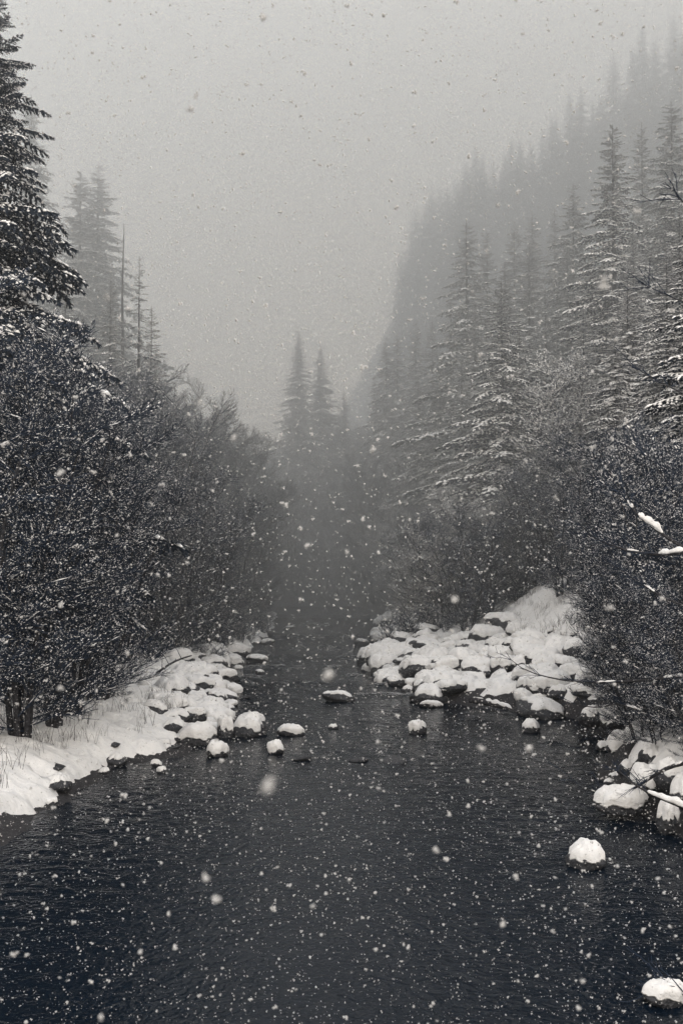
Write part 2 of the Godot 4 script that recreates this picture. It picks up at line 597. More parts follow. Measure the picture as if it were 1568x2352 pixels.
var firs := []      # prototypes: [trunk, crown, snow, height]
func make_firs() -> void:
	for i in 7:
		var r := RandomNumberGenerator.new()
		r.seed = 100 + i
		var dense: bool = i < 4
		var kinds := []
		for k in 4: kinds.append(bough_shapes(r, 8 if dense else 6, 3, 4, [0.8, 0.9, 0.7, 0.95, 0.8, 0.8, 0.5][i], 2.1, 1.6))
		var slope: float = [0.235, 0.21, 0.25, 0.20, 0.24, 0.20, 0.17][i]
		var places := bough_places(r, 30.0, slope, [4.8, 4.3, 5.2, 4.0, 4.8, 4.2, 3.0][i], 5 if i < 6 else 4, 0.08, [1.0, 0.95, 1.05, 1.0, 1.1, 1.1, 1.5][i], 3 if i < 6 else 1)
		var needles := []
		var snow := []
		for p in places:
			var kind: Array = kinds[r.randi() % 4]
			needles.append([kind[0], p])
			snow.append([kind[1], p])
		firs.append([trunk_mesh(30.0, 0.38), joined(needles, mats.needle), joined(snow, mats.tree_snow), 30.0])

func fir(called: String, kind: int, foot: Vector3, tall: float, wide: float, turn: float, label: String, group := "") -> Node3D:
	var o := base(called, foot, turn)
	var k := tall / 30.0
	var f: Array = firs[kind]
	part("trunk", f[0], o)
	part("crown", f[1], o, "stuff")
	part("snow", f[2], o, "stuff")
	o.scale = Vector3(k * wide, k, k * wide)
	tag(o, label, "fir tree", group)
	return o

func fir_to(px: float, py: float, depth: float, kind: int, wide: float, label: String, group := "firs on the banks", called := "fir_tree") -> Node3D:
	var top := at(px, py, depth)
	var foot := Vector3(top.x, ground_height(top.x, top.z) - 0.1, top.z)
	return fir(called, kind, foot, top.y - foot.y, wide * 1.35, rng.randf() * TAU, label, group)

func build_great_fir() -> void:
	# the great dark fir at the left edge: every bough is a part of its own
	var top := at(-14, -40, 41.0)
	var foot := Vector3(top.x, ground_height(top.x, top.z) - 0.1, top.z)
	var tall := top.y - foot.y
	var o := base("fir_tree", foot)
	tag(o, "tall dark fir at the left edge with drooping snow-lined boughs", "fir tree", "firs on the banks")
	part("trunk", trunk_mesh(tall, 0.5), o)
	var r := RandomNumberGenerator.new()
	r.seed = 77
	var kinds := []
	for k in 5: kinds.append(bough_shapes(r, 9, 5, 4, 0.36, 1.4))
	for p in bough_places(r, tall, 0.36, 6.0, 7, 0.12, 0.92, 3):
		var kind: Array = kinds[r.randi() % 5]
		var b := part("bough", kind[0], o)
		b.transform = p
		part("snow", kind[1], b, "stuff")

func build_firs() -> void:
	var g := "firs on the banks"
	build_great_fir()
	fir_to(72, 215, 125, 4, 0.9, "pale misty fir half hidden behind the great dark left fir")
	fir_to(188, 392, 150, 0, 1.15, "left one of two broad pale firs beyond the left thicket")
	fir_to(228, 376, 155, 2, 1.0, "right and taller one of two broad pale firs beyond the left thicket")
	fir_to(322, 588, 76, 6, 0.75, "slender sparse fir with a bare needle-thin top above the left thicket")
	fir_to(255, 640, 92, 1, 0.9, "snow-dusted fir in front of the two pale left firs")
	fir_to(150, 650, 80, 3, 0.95, "darker fir between the great left fir and the pale firs")
	fir_to(350, 700, 84, 5, 0.8, "small fir just right of the slender sparse fir")
	fir_to(40, 700, 58, 4, 0.9, "dark fir low behind the great left fir's boughs")
	fir_to(686, 758, 222, 1, 0.95, "left and taller one of the twin ghostly firs in mid-valley")
	fir_to(736, 788, 230, 0, 0.95, "right one of the twin ghostly firs in mid-valley")
	fir_to(790, 890, 240, 4, 0.9, "faint low fir right of the twin ghostly firs")
	var right := [
		[1540, 232, 92, 0, 1.0, "tallest fir at the top right corner with heavy snow"],
		[1472, 282, 98, 3, 0.8, "fir wedged between the two tallest right firs"],
		[1405, 284, 88, 1, 1.0, "fir with a bare pointed top standing left of the tallest right firs"],
		[1315, 420, 116, 2, 0.9, "grey fir rising alone left of the bare-topped right fir"],
		[1272, 478, 124, 5, 0.8, "thin pale fir just left of the lone grey fir"],
		[1222, 486, 128, 3, 0.9, "pale fir, second of three close pale tops on the right"],
		[1181, 508, 126, 0, 0.9, "pale fir, leftmost of three close pale tops on the right"],
		[1116, 528, 122, 1, 0.85, "shorter one of the pair of firs standing forward right of the valley gap"],
		[1072, 500, 118, 4, 1.05, "taller one of the pair of firs standing forward right of the valley gap"],
		[1036, 660, 140, 5, 0.85, "small misty fir under the left side of the forward pair"],
		[992, 728, 152, 3, 0.9, "misty fir right of a close row of four beside the valley gap"],
		[955, 738, 158, 1, 0.9, "third misty fir of the row of four beside the valley gap"],
		[911, 766, 172, 0, 0.9, "second misty fir of the row of four beside the valley gap"],
		[886, 770, 178, 2, 0.85, "misty fir nearest to the valley gap on the right bank"],
		[860, 860, 185, 5, 0.8, "low faint fir at the foot of the misty row of four"],
		[1150, 640, 84, 2, 1.1, "dark fir with thick snow on its left boughs amid the right slope"],
		[1360, 560, 94, 0, 0.95, "fir filling the gap under the lone grey fir"],
		[1450, 520, 78, 3, 1.0, "dark fir below the bare-topped right fir"],
		[1560, 480, 70, 1, 1.1, "near dark fir at the right edge of the frame"],
		[1250, 660, 100, 4, 0.95, "snow-flecked fir behind the white-limbed alder"],
		[1090, 700, 108, 1, 0.9, "grey fir below the forward pair on the right bank"],
		[1010, 830, 120, 0, 0.9, "snow-lined fir low on the right bank under the misty row"],
		[1500, 700, 60, 4, 1.0, "low dark fir above the near right thicket"],
		[1610, 380, 50, 3, 1.1, "nearest dark fir, cut by the right edge of the frame"],
		[1410, 740, 66, 0, 1.0, "snowy fir left of the low dark fir, upper right slope"],
		[1300, 560, 106, 2, 0.95, "broad snowy fir directly below the lone grey fir"],
		[1130, 760, 96, 0, 0.95, "snowy fir left of the dark fir with thick-laden boughs"],
		[1060, 800, 104, 3, 0.95, "grey snowy fir low below the forward pair of firs"],
		[1190, 740, 88, 1, 0.95, "snowy fir right of the dark fir with thick-laden boughs"],
		[1340, 700, 84, 3, 0.95, "snowy fir just above the white-limbed alder"],
		[960, 860, 136, 2, 0.95, "misty fir in front of the row of four beside the gap"],
		[900, 900, 150, 1, 0.9, "misty low fir at the left foot of the row of four"],
		[1160, 600, 104, 3, 0.9, "slim fir between the forward pair and the three pale tops"],
		[1440, 640, 70, 1, 0.95, "dark snowy fir in the upper right mass under the bare top"],
		[1530, 560, 58, 0, 0.95, "dark snowy fir near the right edge under the tallest fir"],
		[1215, 560, 112, 1, 0.85, "fir in front of the three close pale tops"],
	]
	for t in right:
		fir_to(t[0], t[1], t[2], t[3], t[4], t[5])
	# the bare dead pole beside the left firs
	var top := at(285, 514, 98)
	var foot := Vector3(top.x, ground_height(top.x, top.z), top.z)
	var tall := top.y - foot.y
	var o := base("dead_tree", foot)
	tag(o, "bare dead pole of a tree left of the slender sparse fir", "dead tree")
	var pole := Geo.new()
	pole.path([Vector3(0, -0.5, 0), Vector3(0.1, tall * 0.5, 0), Vector3(-0.1, tall * 0.8, 0), Vector3(0.02, tall, 0)], [0.32, 0.2, 0.11, 0.03], 7)
	part("trunk", pole.mesh(mats.bark), o)
	for k in 9:
		var b := Geo.new()
		var h := tall * rng.randf_range(0.55, 0.93)
		var a := rng.randf() * TAU
		var out := Vector3(cos(a), 0.25, sin(a)) * rng.randf_range(0.25, 0.7)
		b.path([Vector3(0, h, 0), Vector3(0, h, 0) + out], [0.03, 0.01], 3)
		part("stub", b.mesh(mats.twig), o)

func build_hill_forest() -> void:
	# crest trees stand against the sky one by one; the slope below reads as one mass
	var r := RandomNumberGenerator.new()
	r.seed = 9
	var light := []
	for i in 3:
		var kinds := []
		for k in 3: kinds.append(bough_shapes(r, 6, 3, 4, 0.6, 2.6, 1.5))
		var needles := []
		var snow := []
		for p in bough_places(r, 24.0, 0.26, 4.6, 5, 0.05, 1.25):
			var kind: Array = kinds[r.randi() % 3]
			needles.append([kind[0], p])
			snow.append([kind[1], p])
		light.append([trunk_mesh(24.0, 0.35), joined(needles, mats.needle), joined(snow, mats.tree_snow)])
	var crest := []
	var t := 1.75
	while t < 9.0:
		var p := hill_point(t, r.randf_range(0.0, 0.03))
		var k := r.randf_range(0.72, 1.22)
		var o := base("ridge_fir", p - Vector3(0, 1, 0), r.randf() * TAU)
		part("trunk", light[crest.size() % 3][0], o)
		part("crown", light[crest.size() % 3][1], o, "stuff")
		part("snow", light[crest.size() % 3][2], o, "stuff")
		o.scale = Vector3(k * r.randf_range(0.9, 1.25), k, k * r.randf_range(0.9, 1.25))
		crest.append(o)
		t += r.randf_range(0.13, 0.30)
	for i in crest.size():
		tag(crest[i], "faint grey fir on the hill crest, %s down from the top right" % nth(i), "fir tree", "firs along the crest of the misty hill")
	for i in 2:
		var mm := MultiMesh.new()
		mm.transform_format = MultiMesh.TRANSFORM_3D
		mm.mesh = light[i][1]
		var places := []
		for k in 330:
			var q := hill_point(r.randf_range(0.3, 11.0), pow(r.randf(), 0.85) * 0.96 + 0.03)
			var s := r.randf_range(0.65, 1.15)
			places.append(Transform3D(Basis(Vector3.UP, r.randf() * TAU).scaled(Vector3(s * 1.1, s, s * 1.1)), q - Vector3(0, 1, 0)))
		mm.instance_count = places.size()
		for k in places.size(): mm.set_instance_transform(k, places[k])
		var o := MultiMeshInstance3D.new()
		o.name = ["hillside_forest", "hillside_forest_001"][i]
		o.multimesh = mm
		add_child(o, true)
		tag(o, "grey mass of firs covering the misty hillside across the valley", "forest", "far forest on the hill", "stuff")

# ------------------------------------------------------------------ alders
var sprays := []
func make_sprays() -> void:
	for i in 8:
		var r := RandomNumberGenerator.new()
		r.seed = 300 + i
		var g := Geo.new()
		var s := Geo.new()
		var snowy := 0.65 if i < 4 else 1.25
		var fat := 1.0 if i < 4 else 1.7
		var axis := func(t: float) -> Vector3: return Vector3(t, 0.18 * t * t, 0.06 * sin(t * 5.0 + i))
		g.path([axis.call(0.0), axis.call(0.35), axis.call(0.7), axis.call(1.0)], [0.010, 0.008, 0.006, 0.004], 3)
		for k in 10:
			var t := 0.08 + 0.88 * k / 10.0
			var p: Vector3 = axis.call(t)
			var side := -1.0 if k % 2 == 0 else 1.0
			var dir := Vector3(0.8, r.randf_range(-0.25, 0.6), side * r.randf_range(0.4, 1.0)).normalized()
			var length := r.randf_range(0.28, 0.55) * (1.1 - 0.5 * t)
			var q := p + dir * length
			var mid := p + dir * length * 0.5 + Vector3(0, r.randf_range(-0.03, 0.05), 0)
			g.path([p, mid, q], [0.007, 0.006, 0.004], 3)
			for m in 3:
				var from := p.lerp(q, r.randf_range(0.3, 0.9))
				var off := (dir + Vector3(r.randf_range(-0.7, 0.7), r.randf_range(-0.3, 0.8), r.randf_range(-0.7, 0.7))).normalized() * r.randf_range(0.12, 0.28)
				g.path([from, from + off], [0.006, 0.004], 3)
				if r.randf() < 0.5 * snowy: s.lump(from + off * 0.6 + Vector3(0, 0.012, 0), off, r.randf_range(0.018, 0.042) * fat, r.randf_range(0.008, 0.018) * fat, r.randf_range(0.008, 0.018) * fat)
			if r.randf() < 0.75 * snowy: s.lump(mid + Vector3(0, 0.012, 0), dir, r.randf_range(0.025, 0.055) * fat, r.randf_range(0.010, 0.022) * fat, r.randf_range(0.010, 0.022) * fat)
			if r.randf() < 0.35 * snowy: s.lump(p + Vector3(0, 0.012, 0), Vector3(1, 0.2, 0), r.randf_range(0.025, 0.055) * fat, r.randf_range(0.012, 0.025) * fat, r.randf_range(0.012, 0.025) * fat)
			if r.randf() < 0.06: s.lump(q + Vector3(0, 0.0, 0), dir, r.randf_range(0.06, 0.10), r.randf_range(0.03, 0.05), r.randf_range(0.04, 0.06))
		sprays.append([g.mesh(mats.twig), s.mesh(mats.tree_snow)])

var alders := []     # prototypes: [stem meshes, crown, snow, height]
func make_alder(seed_of: int, tall: float, stems: int, spread: float, limbs: int, frosted: bool, low := 0.16) -> Array:
	var r := RandomNumberGenerator.new()
	r.seed = seed_of
	var stem_meshes := []
	var twigs := []
	var snow := []
	var limb_geo := Geo.new()
	var limb_snow := Geo.new()
	for i in stems:
		var a := TAU * (i + r.randf_range(-0.3, 0.3)) / stems
		var lean := Vector3(cos(a), 0, sin(a)) * spread * r.randf_range(0.4, 1.0)
		var h := tall * r.randf_range(0.78, 1.0)
		var pts := []
		var radii := []
		for k in 8:
			var t := k / 7.0
			pts.append(Vector3(0.18 * cos(a), -0.5, 0.18 * sin(a)) + Vector3(lean.x * h * pow(t, 1.3), (h + 0.5) * t, lean.z * h * pow(t, 1.3)) + Vector3(soft.get_noise_2d(k * 40.0, seed_of + i * 9.0), 0, soft.get_noise_2d(k * 40.0, seed_of + 200.0 + i * 9.0)) * 0.45 * t)
			radii.append((0.0085 * tall) * (1.0 - 0.88 * t) * r.randf_range(0.9, 1.1))
		var g := Geo.new()
		g.path(pts, radii, 6)
		stem_meshes.append(g.mesh(mats.bark))
		for k in 9:
			var heading := Vector3(r.randf_range(-0.8, 0.8), 1.0, r.randf_range(-0.8, 0.8)).normalized()
			var from: Vector3 = pts[6].lerp(pts[7], k / 9.0)
			var tuft := Transform3D(frame(heading, r.randf()).scaled_local(Vector3.ONE * clampf(tall / 12.0, 0.55, 1.0)), from)
			var sort: Array = sprays[r.randi() % 4 + (4 if frosted else 0)]
			twigs.append([sort[0], tuft])
			snow.append([sort[1], tuft])
		for k in limbs:
			var t := lerpf(low, 1.0, (k + r.randf()) / limbs)
			var f := t * 7.0
			var j := mini(int(f), 6)
			var p: Vector3 = pts[j].lerp(pts[j + 1], f - j)
			var turn := r.randf() * TAU
			var up := r.randf_range(0.15, 0.75)
			var dir := (Vector3(cos(turn), up, sin(turn)) + lean * 0.6).normalized()
			var length := tall * r.randf_range(0.12, 0.24) * (1.15 - 0.55 * t)
			var line := []
			var thick := []
			for m in 5:
				var u := m / 4.0
				line.append(p + dir * length * u + Vector3(0, 0.10 * length * u * u * (1.0 if not frosted else -1.2), 0))
				thick.append(lerpf(0.0030 * tall, 0.008, u))
			limb_geo.path(line, thick, 3)
			for m in 4:
				var here: Vector3 = line[m].lerp(line[m + 1], r.randf())
				if r.randf() < (0.95 if frosted else 0.40):
					limb_snow.lump(here + Vector3(0, 0.02, 0), line[m + 1] - line[m], length * r.randf_range(0.10, 0.17), r.randf_range(0.02, 0.04) * (1.6 if frosted else 1.0), r.randf_range(0.02, 0.04) * (1.6 if frosted else 1.0))
			for m in 6:
				var u := (m + r.randf_range(0.2, 1.0)) / 6.0
				var w := minf(u, 0.999) * 4.0
				var here: Vector3 = line[int(w)].lerp(line[int(w) + 1], w - int(w))
				var heading := (dir + Vector3(r.randf_range(-0.9, 0.9), r.randf_range(-0.35, 0.7), r.randf_range(-0.9, 0.9))).normalized()
				var size := r.randf_range(0.8, 1.45) * clampf(tall / 12.0, 0.55, 1.15)
				var at_ := Transform3D(frame(heading, r.randf_range(-0.5, 0.5)).scaled_local(Vector3.ONE * size), here)
				var kind: Array = sprays[r.randi() % 4 + (4 if frosted else 0)]
				twigs.append([kind[0], at_])
				snow.append([kind[1], at_])
	twigs.append([limb_geo.mesh(mats.twig), Transform3D()])
	snow.append([limb_snow.mesh(mats.tree_snow), Transform3D()])
	return [stem_meshes, joined(twigs, mats.twig), joined(snow, mats.tree_snow), tall]

func alder(called: String, kind: int, foot: Vector3, tall: float, turn: float) -> Node3D:
	var o := base(called, foot, turn)
	var a: Array = alders[kind]
	for m in a[0]: part("stem", m, o)
	part("crown", a[1], o, "stuff")
	part("snow", a[2], o, "stuff")
	var k: float = tall / a[3]
	var w := lerpf(k, 1.0, 0.35)
	o.scale = Vector3(w, k, w)
	return o

var LEFT_LINE := [Vector2(-400, 900), Vector2(0, 850), Vector2(120, 800), Vector2(250, 730), Vector2(330, 730), Vector2(390, 790), Vector2(440, 835), Vector2(490, 870), Vector2(560, 905), Vector2(640, 960), Vector2(690, 1040), Vector2(735, 1120), Vector2(760, 1200), Vector2(800, 1260)]
var RIGHT_LINE := [Vector2(700, 1250), Vector2(760, 1180), Vector2(800, 1060), Vector2(860, 1000), Vector2(960, 1010), Vector2(1060, 1040), Vector2(1200, 1085), Vector2(1300, 1085), Vector2(1400, 1085), Vector2(1568, 1030), Vector2(2200, 960)]

func build_alders() -> void:
	make_sprays()
	alders.append(make_alder(501, 13.0, 5, 0.26, 14, false, 0.08))
	alders.append(make_alder(502, 12.0, 6, 0.27, 12, false, 0.06))
	alders.append(make_alder(503, 14.0, 4, 0.22, 18, false, 0.10))
	alders.append(make_alder(504, 9.0, 7, 0.36, 10, false, 0.05))
	alders.append(make_alder(505, 15.0, 2, 0.14, 26, true))
	alders.append(make_alder(506, 5.0, 7, 0.6, 7, false, 0.06))
	alders.append(make_alder(507, 12.0, 5, 0.26, 14, true, 0.05))
	var r := RandomNumberGenerator.new()
	r.seed = 42
	var left := []
	var right := []
	# two old alders on the near left bank, whose dark feet show on the snow
	var spots := [[on_level(48, 1695, 1.0), 0, 12.0], [on_level(122, 1672, 1.0), 2, 11.0], [on_level(165, 1640, 1.1), 1, 10.5], [on_level(-60, 1700, 1.1), 1, 12.0], [on_level(225, 1600, 1.2), 3, 9.0]]
	for s in spots:
		var p: Vector3 = s[0]
		left.append(alder("alder", s[1], Vector3(p.x, ground_height(p.x, p.z), p.z), s[2], r.randf() * TAU))
	for side in 2:
		var d := 40.0 if side == 0 else 50.0
		while d < 185.0:
			var step := 2.6 + 0.035 * d
			for row in 5:
				if row >= 3 and d > 120.0: continue
				var s: float = [2.6, 6.5, 11.0, 17.0, 24.0][row] + r.randf_range(-1.2, 1.2)
				var dd := d + r.randf_range(-0.4, 0.4) * step
				if side == 0 and dd < 62.0: s += 4.0 * (1.0 - smoothstep(44.0, 62.0, dd))
				if side == 1 and dd < 66.0 and row < 3: continue
				if side == 1 and dd < 80.0 and row == 0: s += 2.0
				if row == 4 and r.randf() < 0.4: continue
				var x := along(LEFT, dd) - s if side == 0 else along(RIGHT, dd) + s
				var foot := Vector3(x, ground_height(x, -dd), -dd)
				var px := seen_at(foot).x
				if px < -260.0 or px > 1800.0: continue
				var line := along(LEFT_LINE if side == 0 else RIGHT_LINE, px)
				var top := at(px, line, dd).y - foot.y
				var tall := clampf(top * [0.62, 0.82, 0.94, 1.0, 1.0][row] * r.randf_range(0.86, 1.0), 3.5, 19.0)
				if dd > 140.0: tall = clampf(top * r.randf_range(0.85, 1.0), 3.0, 19.0)
				var kind := r.randi() % 4
				if tall < 7.0: kind = 3 if r.randf() < 0.5 else 5
				if side == 1 and tall > 7.0 and r.randf() < 0.65: kind = 6 if r.randf() < 0.75 else 4
				var o := alder("alder", kind, foot, tall, r.randf() * TAU)
				(left if side == 0 else right).append(o)
			d += step
	for k in 34:
		var dd := r.randf_range(150.0, 250.0)
		var px := r.randf_range(640.0, 1000.0)
		var spot := at(px, 1290, dd)
		if inland(spot.x, dd) < 2.5: continue
		var foot := Vector3(spot.x, ground_height(spot.x, -dd), -dd)
		var tall := clampf((at(px, minf(along(RIGHT_LINE, px), along(LEFT_LINE, px) + 30.0), dd).y - foot.y) * r.randf_range(0.6, 1.0), 4.0, 17.0)
		right.append(alder("alder", [0, 6, 2, 6][k % 4], foot, tall, r.randf() * TAU))
	for k in 26:
		var dd := r.randf_range(63.0, 118.0)
		var x := along(RIGHT, dd) + r.randf_range(1.6, 9.0)
		right.append(alder("alder", [6, 5, 6, 3][k % 4], Vector3(x, ground_height(x, -dd), -dd), r.randf_range(4.0, 7.5), r.randf() * TAU))
	# the white-limbed alder on the right slope
	var w := at(1300, 760, 72.0)
	var wf := Vector3(w.x, ground_height(w.x, w.z), w.z)
	var white := alder("alder", 4, wf, w.y - wf.y, 1.0)
	tag(white, "bare alder with every limb lined white, mid right slope", "alder tree", "alders on the right bank")
	var small := [[1290, 1395, 58.0, 7.5, 3], [1395, 1330, 50.0, 9.0, 1], [1345, 1360, 62.0, 6.5, 5], [1240, 1400, 66.0, 8.0, 3]]
	for s in small:
		var p := at(s[0], s[1], s[2])
		p.y = ground_height(p.x, p.z)
		right.append(alder("alder", s[4], p, s[3], r.randf() * TAU))
	# the dark tangle on the near right bank
	var tangle := []
	for s in [[8.3, 30.5, 2.8, 5], [9.0, 31.0, 4.6, 3], [8.9, 33.0, 3.4, 5], [9.6, 33.5, 5.6, 3], [9.6, 36.0, 3.8, 5], [10.4, 36.5, 6.4, 1], [10.3, 39.0, 4.2, 5], [11.0, 39.5, 7.0, 3], [11.8, 42.0, 7.5, 1], [8.2, 28.5, 2.2, 5], [8.8, 27.2, 4.4, 3], [9.5, 28.5, 6.4, 1], [9.9, 31.0, 8.0, 3], [10.8, 34.0, 8.5, 1], [11.8, 37.5, 9.0, 0], [9.3, 29.8, 3.0, 5], [10.0, 34.8, 3.4, 5], [10.9, 41.5, 4.4, 5], [12.6, 44.0, 7.0, 3], [8.6, 25.8, 3.0, 5]]:
		tangle.append(alder("alder", s[3], Vector3(s[0], ground_height(s[0], -s[1]), -s[1]), s[2], r.randf() * TAU))
	for trio in [[left, "left", "alders on the left bank"], [right, "right", "alders on the right bank"]]:
		var all: Array = trio[0]
		all.sort_custom(func(a, b): return a.position.z > b.position.z)
		for i in all.size():
			var tall_word := "tall" if all[i].scale.y > 0.95 else "low"
			tag(all[i], "%s bare snow-dusted alder of the %s bank, %s going upstream" % [tall_word, trio[1], nth(i)], "alder tree", trio[2])
	for i in tangle.size():
		tag(tangle[i], "dark tangled alder at the near right edge, %s of the clump" % nth(i), "alder tree", "dark alders at the near right edge")

func build_undergrowth() -> void:
	# low brush along both banks, too tangled to count
	var r := RandomNumberGenerator.new()
	r.seed = 61
	for layer in 2:
		var mm := MultiMesh.new()
		mm.transform_format = MultiMesh.TRANSFORM_3D
		var pieces := []
		for k in 9:
			var heading := Vector3(r.randf_range(-0.8, 0.8), 1.0, r.randf_range(-0.8, 0.8)).normalized()
			pieces.append([sprays[k % 4][layer], Transform3D(frame(heading, r.randf()).scaled_local(Vector3.ONE * (0.8 + 0.09 * (k % 5))), Vector3(0.1 * (k % 3), -0.05, 0.1 * (k % 2)))])
		r.seed = 62
		mm.mesh = joined(pieces, mats.twig if layer == 0 else mats.tree_snow)
		var places := []
		for k in 2600:
			var d := 36.0 + 130.0 * pow(r.randf(), 1.3)
			var left := r.randf() < 0.55
			var s := r.randf_range(0.6, 22.0)
			if left and d < 60.0: s = r.randf_range(6.5, 22.0) - 4.5 * smoothstep(44.0, 62.0, d)
			if not left and d < 66.0: s = r.randf_range(9.5, 24.0)
			if not left and d < 44.0: s = r.randf_range(1.4, 10.0)
			var x := along(LEFT, d) - s if left else along(RIGHT, d) + s
			var b := Basis(Vector3.UP, r.randf() * TAU).scaled(Vector3.ONE * r.randf_range(0.6, 1.7))
			places.append(Transform3D(b, Vector3(x, ground_height(x, -d), -d)))
		mm.instance_count = places.size()
		for k in places.size(): mm.set_instance_transform(k, places[k])
		var o := MultiMeshInstance3D.new()
		o.name = "undergrowth" if layer == 0 else "undergrowth_snow"
		o.multimesh = mm
		add_child(o, true)
		tag(o, "dark tangled brush under the alders on both banks" if layer == 0 else "snow caught on the brush under the alders", "undergrowth", "", "stuff")
	# dry stalks standing in the snow of the left shelf and the right slope
	var g := Geo.new()
	for k in 7:
		var lean := Vector3(r.randf_range(-0.35, 0.35), 1.0, r.randf_range(-0.35, 0.35)) * r.randf_range(0.3, 0.6)
		var from := Vector3(r.randf_range(-0.12, 0.12), -0.05, r.randf_range(-0.12, 0.12))
		g.path([from, from + lean * 0.6, from + lean + Vector3(lean.x, -0.05, lean.z) * 0.4], [0.005, 0.004, 0.002], 3)
	var stalks := MultiMesh.new()
	stalks.transform_format = MultiMesh.TRANSFORM_3D
	stalks.mesh = g.mesh(mats.litter)
	var set_ := []
	for k in 420:
		var p := on_level(r.randf_range(-60, 420), r.randf_range(1590, 1850), 0.9) if k < 300 else at(r.randf_range(1180, 1400), 1400, r.randf_range(50.0, 64.0))
		if inland(p.x, -p.z) < 1.0: continue
		set_.append(Transform3D(Basis(Vector3.UP, r.randf() * TAU).scaled(Vector3.ONE * r.randf_range(0.6, 1.5)), Vector3(p.x, ground_height(p.x, p.z) + 0.25, p.z)))
	stalks.instance_count = set_.size()
	for k in set_.size(): stalks.set_instance_transform(k, set_[k])
	var so := MultiMeshInstance3D.new()
	so.name = "dry_grass"
	so.multimesh = stalks
	add_child(so, true)
	tag(so, "thin dry stalks poking up through the snow of the banks", "grass", "", "stuff")

# ------------------------------------------------------------------ boulders
var stones := []     # [stone, cap] pairs, one unit in radius
func make_stones() -> void:
	for i in 8:
		var r := RandomNumberGenerator.new()
		r.seed = 700 + i
		var chops := []
		for k in 9:
			chops.append([Vector3(r.randf_range(-1, 1), r.randf_range(-0.5, 1), r.randf_range(-1, 1)).normalized(), r.randf_range(0.70, 0.95)])
		var n := FastNoiseLite.new()
		n.seed = 40 + i
		n.frequency = 0.9
		var shape := func(dir: Vector3, sharp: bool) -> Vector3:
			var p := dir * (1.0 + 0.22 * n.get_noise_3dv(dir) + (0.10 * n.get_noise_3dv(dir * 3.5) if sharp else 0.0))
			for c in chops:
				var over: float = p.dot(c[0]) - c[1]
				if over > 0: p -= c[0] * over * (1.0 if sharp else 0.8)
			return p * Vector3(1.0, 0.68, 1.0)
		var rows := 13
		var cols := 21
		var pts := PackedVector3Array()
		for a in rows:
			for b in cols:
				var th := PI * a / (rows - 1)
				var ph := TAU * (b % (cols - 1)) / (cols - 1)
				pts.append(shape.call(Vector3(sin(th) * cos(ph), cos(th), sin(th) * sin(ph)), true))
		var g := Geo.new()
		g.grid(pts, rows, cols)
		# the cap: a pillow of snow over the top, thick in the middle, rolled under at its ragged rim
		rows = 12
		cols = 45
		pts = PackedVector3Array()
		var reach: float = [1.05, 0.95, 1.30, 0.85, 0.95, 1.40, 0.80, 1.2][i]
		var heap: float = [0.26, 0.24, 0.32, 0.15, 0.22, 0.36, 0.2, 0.30][i]
		for a in rows:
			for b in cols:
				var ph := TAU * (b % (cols - 1)) / (cols - 1)
				var edge := reach + 0.55 * n.get_noise_2d(cos(ph) * 1.1 + 9.0, sin(ph) * 1.1) + 0.13 * n.get_noise_2d(cos(ph) * 3.6, sin(ph) * 3.6 + 3.0)
				var f := minf(a / float(rows - 3), 1.0)
				var th := edge * f
				var dir := Vector3(sin(th) * cos(ph), cos(th), sin(th) * sin(ph))
				var p: Vector3 = shape.call(dir, false)
				var hold := sqrt(maxf(0.0, 1.0 - smoothstep(edge - 0.45, edge, th)))
				var thick := heap * (0.45 + 0.55 * maxf(0.0, cos(th))) * hold * (1.0 + 0.7 * n.get_noise_3dv(dir * 1.8 + Vector3(5, 0, 0)) + 0.35 * n.get_noise_3dv(dir * 5.0))
				p += Vector3(0, thick, 0) + Vector3(dir.x, 0, dir.z) * 0.11 * hold * sin(th)
				if a == rows - 2: p += Vector3(dir.x * 0.03, -0.06, dir.z * 0.03)
				if a == rows - 1: p = p * 0.86 - Vector3(0, 0.05, 0)
				pts.append(p)
		var c := Geo.new()
		c.grid(pts, rows, cols, Vector3.ZERO, Vector3(0, -0.5, 0))
		stones.append([g.mesh(mats.stone), c.mesh(mats.snow)])

func boulder(where: Vector3, size: Vector3, kind: int, turn: float, capped := true, called := "boulder") -> Node3D:
	var o := base(called, where, turn)
	part("stone", stones[kind][0], o)
	if capped: part("snow_cap", stones[kind][1], o)
	o.scale = size
	o.rotation = Vector3(0.16 * sin(where.x * 37.0), turn, 0.16 * cos(where.z * 29.0))
	return o

func stream_stone(px: float, py: float, wide_px: float, tall_px: float, kind: int, turn: float, label: String, capped := true, group := "boulders standing in the creek") -> Node3D:
	var p := on_level(px, py)
	var k := -p.z / FOCAL
	var w := wide_px * k * 0.5
	var h := tall_px * k / 1.55
	var o := boulder(p + Vector3(0, h * 0.30, -w * 0.5), Vector3(w, h, w * 0.85), kind, turn, capped)
	tag(o, label, "boulder", group)
	return o

